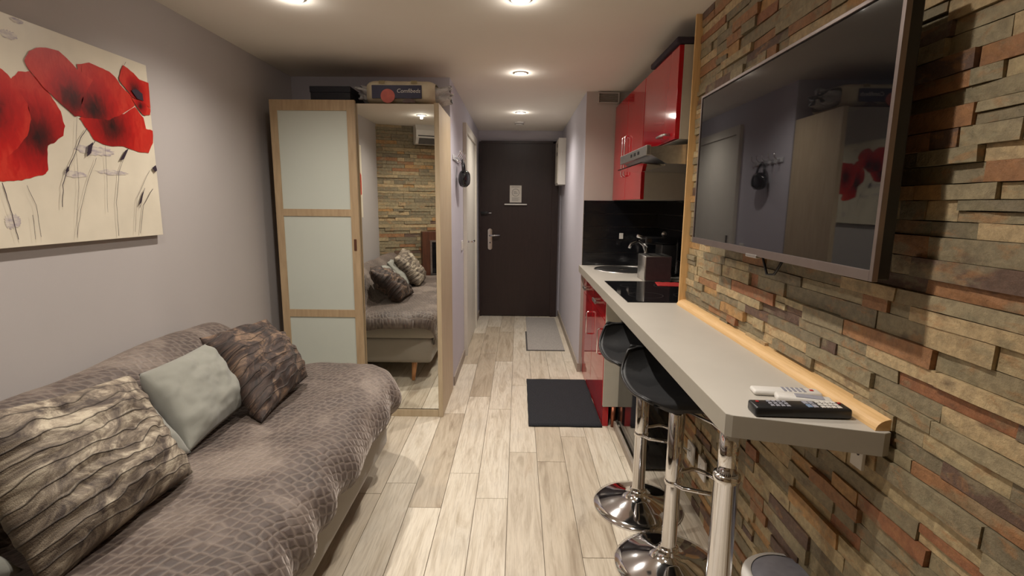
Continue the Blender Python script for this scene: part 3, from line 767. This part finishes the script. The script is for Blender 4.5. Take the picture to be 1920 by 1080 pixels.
# black under-counter appliance below the hob
ap = thing('built_in_appliance', (.72, 2.7, 0), 'black glossy under-counter appliance below the hob, behind the bar stools', 'appliance')
B(.64, 1.08, 2.445, 2.965, .012, .72, bev=.003).build('body', 'black_gloss', ap)
B(.622, .64, 2.447, 2.963, .05, .60, bev=.003).build('door', 'black_gloss', ap)
B(.622, .64, 2.447, 2.963, .605, .72, bev=.002).build('control_panel', 'black', ap)
bow_handle(ap, (.622, 2.52, .57), (.622, 2.90, .57), .03, .006)
fp = B(.66, 1.08, 2.45, 2.975, .722, .829).build('filler_board', 'cream')
tag(fp, 'cream board between the black appliance and the worktop', 'board')
sk = B(.60, .615, 2.39, 2.96, .0, .045, bev=.002).build('skirting_strip', 'baseboard')
tag(sk, 'low beige strip on the floor along the black appliance', 'skirting')

# hob
hb = thing('hob', (.7, 2.82, .8832), 'black glass ceramic hob set into the worktop', 'hob')
B(.545, 1.03, 2.475, 3.16, .8832, .888, bev=.0015).build('glass', 'black_gloss', hb)
for x, y, r in ((.68, 2.66, .09), (.68, 2.98, .07), (.90, 2.66, .07), (.90, 2.98, .09)):
    n = 40; vs = [(x+q*math.cos(2*math.pi*k/n), y+q*math.sin(2*math.pi*k/n), .8884) for q in (r-.0012, r) for k in range(n)]
    MB().add(vs, [(k, (k+1) % n, n+(k+1) % n, n+k) for k in range(n)]).build('cooking_ring', 'mat_edge', hb)
# sink
sk = thing('sink', (.80, 3.73, .8832), 'round stainless steel sink bowl set into the worktop', 'sink')
MB().lathe([(.215, .8833), (.213, .8875), (.204, .888), (.205, .884), (.195, .8838), (.19, .886), (.12, .8845), (.03, .884), (0, .884)], .785, 3.77, 48).build('bowl', 'steel', sk)
MB().lathe([(.03, .8846), (.028, .887), (.0, .887)], .785, 3.77, 24).build('drain', 'chrome', sk)
fa = thing('faucet', (.985, 3.91, .8832), 'chrome mixer tap behind the round sink', 'faucet')
MB().lathe([(.03, .8835), (.028, .90), (.02, .91), (.019, 1.03), (.0, 1.035)], .985, 3.91, 20).build('body', 'chrome', fa)
MB().tube([(.985, 3.91, .99), (.955, 3.89, 1.06), (.905, 3.85, 1.09), (.845, 3.81, 1.07), (.83, 3.80, 1.04)], .011, 12).build('spout', 'chrome', fa)
MB().tube([(.985, 3.91, 1.03), (.985, 3.89, 1.05), (.925, 3.85, 1.11)], [.012, .009, .006], 10).build('lever', 'chrome', fa)
# backsplash
bs = thing('backsplash', (.8, YK-.01, .884), 'black dimpled splashback panels behind the sink and hob', 'splashback')
t = NT('black_splash'); co_ = t.coords('pos', (1, 1, 3)); nn = t.noise(co_, 7, 3, .5, .6)
t.col((.008, .008, .01)); t.set(Roughness=.16); t.bump(nn, .15, .01); MT['splash'] = t.m
zz = .884
for i in range(5):
    B(XCR+.004, 1.09, YK-.012, YK-.001, zz+.001, zz+.1005, bev=.001).build('tile', 'splash', bs)
    B(1.088, 1.0995, 2.465, YK-.013, zz+.001, zz+.1005, bev=.001).build('tile', 'splash', bs); zz += .1015
so = B(.795, .825, YK-.022, YK-.012, 1.095, 1.14, bev=.002).build('wall_socket', 'white')
tag(so, 'small white socket on the black splashback above the sink', 'socket')

# upper cabinets
def upper(name, ya, yb, za, zb, label, handles):
    u_ = thing(name, (.9, (ya+yb)/2, za), label, 'cabinet', 'red wall cabinets above the worktop')
    B(.752, 1.099, ya+.001, yb-.001, za, zb, bev=.001).build('body', 'cream', u_)
    for a, b, h in handles:
        dd = B(.730, .7515, a+.0015, b-.0015, za+.001, zb-.001, bev=.001).build('door', 'red', u_)
        if h[0] == 'v': bow_handle(dd, (.730, h[1], za+.16), (.730, h[1], za+.42), .022, .005)
        else: bow_handle(dd, (.730, h[1], za+.03), (.730, h[1]+.13, za+.03), .03, .006, 'steel')
    return u_
upper('wall_cabinet', 2.475, 3.10, 1.667, 2.085, 'short red glossy wall cabinet above the extractor hood, with grey side', [(2.477, 3.098, ('h', 2.56))])
upper('wall_cabinet', 3.104, 4.02, 1.392, 2.085, 'tall red glossy wall cabinet pair beyond the extractor hood, at the corridor end', [(3.106, 3.56, ('v', 3.52)), (3.562, 4.018, ('v', 3.60))])
cp = MB().box(.715, 1.099, 2.47, 2.95, 2.089, 2.118, bev=.008).build('rolled_blanket', plain('dark_plum_cloth', rgb(44, 34, 44), .9)); tag(cp, 'dark plum folded cloth lying on top of the nearest red cabinet', 'cloth')
cv = MB().box(.70, .71, 2.66, 2.69, 2.05, 2.07)
# hood
hd = thing('extractor_hood', (.85, 2.79, 1.55), 'stainless steel extractor hood under the short red wall cabinet', 'extractor hood')
MB().prism([(.62, 1.632), (1.095, 1.665), (1.095, 1.545), (.70, 1.555), (.62, 1.598)], 2.478, 3.098, 'y').build('canopy', 'steel', hd)
MB().box(.600, .622, 2.476, 3.10, 1.592, 1.640, bev=.003).build('front_rail', 'steel', hd)
MB().prism([(.585, 1.562), (.70, 1.552), (.70, 1.546), (.585, 1.556)], 2.50, 3.08, 'y').build('pull_out_visor', 'chrome', hd)
for y in (2.62, 2.70, 2.78): B(.597, .600, y, y+.03, 1.608, 1.624, bev=.001).build('switch', 'black', hd)
# vent box under the ceiling
vb = thing('vent_grille', (.665, YK-.02, 2.12), 'small framed rectangular vent high on the taupe kitchen wall', 'vent')
MB().box(.590, .598, YK-.03, YK-.001, 2.112, 2.19).box(.742, .750, YK-.03, YK-.001, 2.112, 2.19).box(.598, .742, YK-.03, YK-.001, 2.112, 2.120).box(.598, .742, YK-.03, YK-.001, 2.182, 2.19).build('frame', 'taupe', vb)
for i in range(6): MB().box(.598, .742, YK-.018, YK-.004, 2.124+.0095*i, 2.1285+.0095*i).build('slat', 'baseboard', vb)

# things on the worktop
tb = thing('toaster', (.885, 3.2, .8832), 'squat appliance with dark brown front and metal sides standing beyond the hob', 'toaster')
B(.795, .965, 3.172, 3.36, .8835, 1.045, bev=.006).build('housing', 'steel', tb)
B(.802, .960, 3.166, 3.173, .889, 1.040, bev=.002).build('front_panel', plain('dark_brown_panel', rgb(66, 50, 50), .3), tb)
MB().box(.83, .85, 3.20, 3.33, 1.044, 1.047).box(.90, .92, 3.20, 3.33, 1.044, 1.047).build('slots', 'black', tb)
cm = thing('coffee_machine', (.95, 3.55, .8832), 'black espresso machine with chrome knob, behind the toaster', 'coffee machine')
MB().box(.89, 1.06, 3.40, 3.56, .8835, .92, bev=.005).box(.96, 1.06, 3.40, 3.56, .92, 1.10, bev=.006).build('body', 'black', cm)
MB().box(.85, 1.06, 3.39, 3.57, 1.10, 1.15, bev=.012).build('head', 'black_gloss', cm)
MB().tube([(.87, 3.46, 1.135), (.80, 3.42, 1.155)], [.008, .011], 10).build('lever', 'chrome', cm)
bm = bmesh.new(); bmesh.ops.create_uvsphere(bm, u_segments=16, v_segments=10, radius=.018); bmesh.ops.translate(bm, verts=bm.verts, vec=(.985, 3.45, 1.167)); MB().bm(bm, True).build('knob', 'steel', cm)
rc = MB().grid(lambda u, v: (lerp(.83, 1.02, u)+.02*v, lerp(2.98, 3.12, v)-.02*u, .8895+.0035*abs(noise.noise(Vector((u*4, v*4, 1))))), 16, 16).build('dish_cloth', 'red_cloth')
rc.modifiers.new('thickness', 'SOLIDIFY').thickness = .003
tag(rc, 'red dish cloth lying on the black hob in front of the toaster', 'cloth')

# remotes
def remote(loc, L, Wd, H, rz, body, label, layout, tilt=0):
    r = thing('remote_control', (0, 0, 0), label, 'remote', 'remote controls on the bar')
    mb = MB(); n = 28; prof_ = []
    mb.box(-L/2, L/2, -Wd/2, Wd/2, 0, H, bev=min(.006, H*.45))
    mb.build('casing', body, r)
    for (u0, u1, v0, v1, m) in layout:
        MB().box(lerp(-L/2, L/2, u0), lerp(-L/2, L/2, u1), lerp(-Wd/2, Wd/2, v0), lerp(-Wd/2, Wd/2, v1), H-.0005, H+.0016, bev=.0005).build('button', m, r)
    r.location = loc; r.rotation_euler.z = rz; r.rotation_euler.y = tilt
    return r
keys = [(.06, .09, .62, .74, 'red_cloth')]
for i in range(4):
    for j in range(3): keys.append((.18+.055*i, .215+.055*i, .15+.26*j, .33+.26*j, 'lens_off'))
for i in range(2):
    for j in range(2): keys.append((.56+.06*i, .605+.06*i, .12+.40*j, .46+.40*j, plain('pale_blue_key', rgb(120, 140, 168), .5) if (i, j) == (0, 0) else 'lens_off'))
for i in range(4):
    for j in range(3): keys.append((.70+.055*i, .74+.055*i, .12+.28*j, .34+.28*j, 'white'))
keys.append((.93, .955, .65, .8, 'red_cloth'))
remote((.655, 1.124, .8833), .215, .050, .025, -.045, 'black', 'long black television remote with many keys at the near end of the bar', keys)
remote((.705, 1.195, .8833), .125, .040, .017, -.30, 'white', 'small white remote with grey display, lying just behind the black remote', [(.35, .85, .2, .8, 'lens_off')])
k3 = [(.45+.07*i, .49+.07*i, .15+.25*j, .33+.25*j, 'lens_off') for i in range(5) for j in range(3)]+[(.85, .9, .4, .6, 'red_cloth')]
remote((.690, 1.250, .8833), .165, .042, .014, -.12, 'white', 'pale lilac-white remote furthest from the bar end, partly behind the white one', k3)

# bracket and sockets on the stone wall
bk = thing('shelf_bracket', (.80, 1.10, .76), 'small white angle bracket holding the near end of the bar to the stone wall', 'bracket')
B(.788, .7955, 1.085, 1.125, .765, .829, bev=.001).build('upright', 'white', bk)
B(.745, .79, 1.085, 1.125, .824, .8295).build('foot_plate', 'white', bk)
MB().lathe([(0, .7865), (.004, .7865), (.004, .788)], cy=1.10, cz=.80, axis='x', n=10).build('screw', 'ink', bk)
for i, (y, lbl) in enumerate(((2.16, 'white wall socket low on the stone wall, the one further from the camera'), (2.02, 'white wall socket low on the stone wall, the one nearer the bar leg'))):
    s_ = thing('wall_socket', (.795, y, .26), lbl, 'socket', 'pair of white sockets under the bar')
    B(.790, .800, y-.04, y+.04, .21, .30, bev=.003).build('face_plate', 'white', s_)
    MB().lathe([(.018, .7895), (.016, .7905), (0, .7905)], cy=y, cz=.255, axis='x', n=20).build('socket_well', 'ink', s_)
pw = MB().tube([(.79, 2.16, .26), (.75, 2.17, .28), (.74, 2.22, .40), (.77, 2.28, .62), (.79, 2.30, .80)], .0035, 8).build('power_cable', 'white')
tag(pw, 'thin white cable hanging from under the bar to the low sockets', 'cable')

# ================================================================ BAR STOOLS
def make_stool(label):
    s_ = thing('bar_stool', (0, 0, 0), label, 'bar stool', 'black gas-lift bar stools with chrome bases')
    MB().lathe([(.198, 0), (.200, .004), (.197, .010), (.17, .020), (.12, .034), (.07, .050), (.045, .064), (.038, .078), (.036, .085), (0, .085)], n=56).build('base', 'chrome', s_)
    MB().lathe([(.036, .08), (.030, .09), (.0275, .10), (.0275, .34), (.031, .345), (.031, .36), (.0275, .365)], n=32).build('column', 'chrome', s_)
    MB().lathe([(.0285, .36), (.0285, .62), (.024, .625)], n=32).build('gas_lift_cover', 'chrome', s_)
    MB().lathe([(.06, .655), (.05, .64), (.024, .625), (0, .625)], n=24).build('seat_mount', 'black', s_)
    # footrest: D loop pointing +x
    pts = [(.02, .055, .355)]
    for k in range(13):
        a = -math.pi/2+math.pi*k/12
        pts.append((.10+.075*math.cos(a), -.085*math.sin(a), .355-.012*math.cos(a)))
    pts.append((.02, -.055, .355))
    MB().tube([(0, .028, .355)]+pts+[(0, -.028, .355)], .0085, 12).build('footrest', 'chrome', s_)
    def seat(u, v, off):
        # u across (x), v along y: 0 near edge, 1 top of backrest
        prof_ = [(-.150, .694), (-.143, .710), (-.12, .716), (-.05, .706), (.05, .700), (.12, .705), (.165, .730), (.195, .765), (.212, .812)]
        k = v*(len(prof_)-1); i = min(int(k), len(prof_)-2); fr_ = k-i
        p0 = prof_[max(i-1, 0)]; p1 = prof_[i]; p2 = prof_[i+1]; p3 = prof_[min(i+2, len(prof_)-1)]
        cr_ = lambda d: .5*((2*p1[d])+(-p0[d]+p2[d])*fr_+(2*p0[d]-5*p1[d]+4*p2[d]-p3[d])*fr_**2+(-p0[d]+3*p1[d]-3*p2[d]+p3[d])*fr_**3)
        y, z_ = cr_(0), cr_(1)
        w_ = .178*(1-.22*max(0, (v-.6)/.4)**2)*(1-.62*(max(0, (.5-v)/.5))**2.6)
        a = (u-.5)*2
        x = w_*a
        z_ += .012*abs(a)**4*min(1, v/.25)
        if v > .7: y -= .035*a*a*(v-.7)/.3
        # thickness offset
        if off:
            z_ -= .018 if v < .62 else .018*(1-(v-.62)/.38*.6)
            y += .014*max(0, (v-.55)/.45)
            x *= .955
            if v < .15: y += .012
        return (x, y, z_)
    N, Mv = 20, 40
    mb = MB().grid(lambda u, v: seat(u, v, 0), N, Mv); mb.grid(lambda u, v: seat(u, v, 1), N, Mv)
    # stitch the rim
    W_ = N+1; o2 = W_*(Mv+1)
    ring = [i for i in range(W_)]+[j*W_+N for j in range(1, Mv+1)]+[Mv*W_+i for i in range(N-1, -1, -1)]+[j*W_ for j in range(Mv-1, 0, -1)]
    for a, b in zip(ring, ring[1:]+ring[:1]): mb.f.append((a, b, o2+b, o2+a)); mb.sm.append(True); mb.tone.append(0)
    st_ = mb.build('seat', 'seat_black', s_)
    rim = [Vector(seat(*p, 0)) for p in [(0, v/20) for v in range(3, 20)]+[(u/10, 1) for u in range(1, 10)]+[(1, 1-v/20) for v in range(1, 18)]]
    MB().tube([p+Vector((0, 0, -.007)) for p in rim], .0055, 8).build('piping', 'black', st_)
    MB().tube([(.0, 0, .64), (.09, -.10, .625), (.13, -.17, .60)], .005, 8).build('height_lever', 'chrome', s_)
    return s_
st1 = make_stool('black bar stool with chrome pedestal, the one nearer the kitchen cabinets')
st2 = copy_tree(st1)
st2['label'] = 'black bar stool with chrome pedestal, the one nearer the camera beside the bar leg'
st1.location = (.56, 2.14, 0); st2.location = (.583, 1.745, 0)

# bin under the bar, just showing at the lower edge
bn = thing('waste_bin', (.70, 1.19, 0), 'round bin with white rim and dark lid at the bottom edge beside the bar leg', 'bin')
bx_, by_ = .770, 1.275
bn.location = (bx_, by_, 0); WL[bn.name] = Vector((bx_, by_, 0))
MB().lathe([(0, 0), (.10, 0), (.105, .02), (.120, .29), (.120, .305)], bx_, by_).build('bucket', 'white', bn)
MB().lathe([(.120, .30), (.124, .308), (.123, .322), (.114, .331), (.100, .334)], bx_, by_, 40).build('rim', 'white', bn)
MB().lathe([(.102, .330), (.085, .341), (.05, .348), (0, .350)], bx_, by_, 40).build('lid', 'lens_off', bn)

# ================================================================ RUGS
def rug(name, x0, x1, y0, y1, h, mat, label, wob=.006):
    def fn(u, v): return (lerp(x0, x1, u)+wob*noise.noise(Vector((v*5, u, 1))), lerp(y0, y1, v)+wob*noise.noise(Vector((u*5, v, 7))), h+.001*noise.noise(Vector((u*9, v*9, 3))))
    mb = MB().grid(fn, 20, 24)
    o = mb.build(name, mat, origin=((x0+x1)/2, (y0+y1)/2, 0))
    m_ = o.modifiers.new('thickness', 'SOLIDIFY'); m_.thickness = h-.0012; m_.offset = -1
    return tag(o, label, 'rug')
rug('kitchen_rug', .078, .532, 2.960, 3.80, .012, 'rug', 'black rectangular rug on the floor in front of the red cabinets')
dmt = thing('doormat', (.28, 5.2, 0), 'thin grey doormat on the corridor floor before the entrance door', 'rug')
B(.103, .45, 4.62, 6.0, .001, .008, bev=.002).build('pile', 'mat', dmt)
MB().box(.088, .103, 4.605, 5.32, .001, .006).box(.103, .45, 4.605, 4.62, .001, .006).build('edging', 'mat_edge', dmt)

# ================================================================ CORRIDOR WALL ITEMS
eb = thing('fuse_box', (.46, 5.78, 1.57), 'white electrical box with black switches high on the right corridor wall', 'fuse box')
B(.425, .506, 5.62, 6.0, 1.57, 2.06, bev=.003).build('housing', 'white', eb)
B(.4185, .425, 5.635, 5.985, 1.585, 2.045, bev=.002).build('cover', 'door_white', eb)
for z_ in (1.88, 1.97): B(.415, .4185, 5.68, 5.74, z_, z_+.035).build('switch', 'black', eb)
for y, z_, lbl in ((5.62, 1.70, 'tiny white switch high on the left corridor wall past the white door'), (4.28, 1.01, 'white light switch on the left corridor wall before the white door')):
    s_ = thing('light_switch', (XCL, y, z_), lbl, 'switch')
    B(XCL+.0005, XCL+.009, y-.04, y+.04, z_-.04, z_+.04, bev=.002).build('plate', 'white', s_)
    B(XCL+.009, XCL+.013, y-.02, y+.02, z_-.028, z_+.028, bev=.001).build('rocker', 'door_white', s_)
hr = thing('coat_rack', (XCL, 4.12, 1.62), 'clear and chrome hook rail on the left corridor wall beside the wardrobe', 'coat rack')
B(XCL+.0005, XCL+.010, 3.72, 4.16, 1.670, 1.705, bev=.003).build('rail', 'clear', hr)
for k in range(5):
    y = 3.76+.09*k
    MB().tube([(XCL+.010, y, 1.692), (XCL+.035, y, 1.692), (XCL+.050, y, 1.71), (XCL+.052, y, 1.74)], .0045, 8).build('hook', 'chrome', hr)
    MB().tube([(XCL+.010, y, 1.68), (XCL+.028, y, 1.67), (XCL+.034, y, 1.65), (XCL+.042, y, 1.665)], .004, 8).build('hook', 'chrome', hr)
bgk = thing('handbag', (XCL+.06, 4.12, 1.46), 'small glossy black bag hanging by its loop from the coat rack', 'bag')
def pouch(u, v):
    a = 2*math.pi*u; b = math.pi*(v-.5)
    return (XCL+.062+.045*math.cos(a)*math.cos(b)**.6, 3.94+.10*math.sin(a)*math.cos(b)**.6*(1-.2*v), 1.545+.062*math.sin(b)+.008*noise.noise(Vector((math.cos(a)*2, math.sin(a)*2, v*4))))
MB().grid(pouch, 28, 16).build('pouch', 'black_gloss', bgk)
MB().tube([(XCL+.060, 4.00, 1.59), (XCL+.055, 3.98, 1.65), (XCL+.048, 3.94, 1.68), (XCL+.055, 3.89, 1.65), (XCL+.060, 3.87, 1.59)], .009, 10).build('strap', 'black', bgk)

# ================================================================ SEEN IN THE MIRROR: rear wall fittings
ac = thing('air_conditioner', rear(.42, .03, 2.0)[:], 'white split air conditioner on the rear stone wall, seen in the wardrobe mirror', 'air conditioner', rz=ang)
loc = Vector(ac.location)
WL[ac.name] = Vector((0, 0, 0))
MB().prism([(.0, .0), (.0, .20), (.13, .20), (.17, .14), (.17, .06), (.12, .0)], -.0, .85, 'x').build('housing', 'white', ac)
MB().prism([(.124, .002), (.171, .055), (.174, .05), (.13, -.004)], .03, .82, 'x').build('louvre', 'ink', ac)
B(.02, .83, .166, .1725, .075, .085).build('air_slot', 'black', ac)
wc = thing('wood_cabinet', rear(.48, .03, .32)[:], 'brown stained wooden cabinet against the rear stone wall, seen in the mirror', 'cabinet', rz=ang)
WL[wc.name] = Vector((0, 0, 0))
B(0, .65, 0, .10, -.32, .72, bev=.004).build('body', 'brown_wood', wc)
MB().box(.085, .105, .10, .115, .22, .62).box(.50, .52, .10, .115, .22, .62).box(.105, .5, .10, .115, .60, .62).box(.105, .5, .10, .115, .22, .24).build('metal_frame', 'steel', wc)
B(.105, .5, .10, .106, .24, .60).build('glass_pane', 'black_gloss', wc)
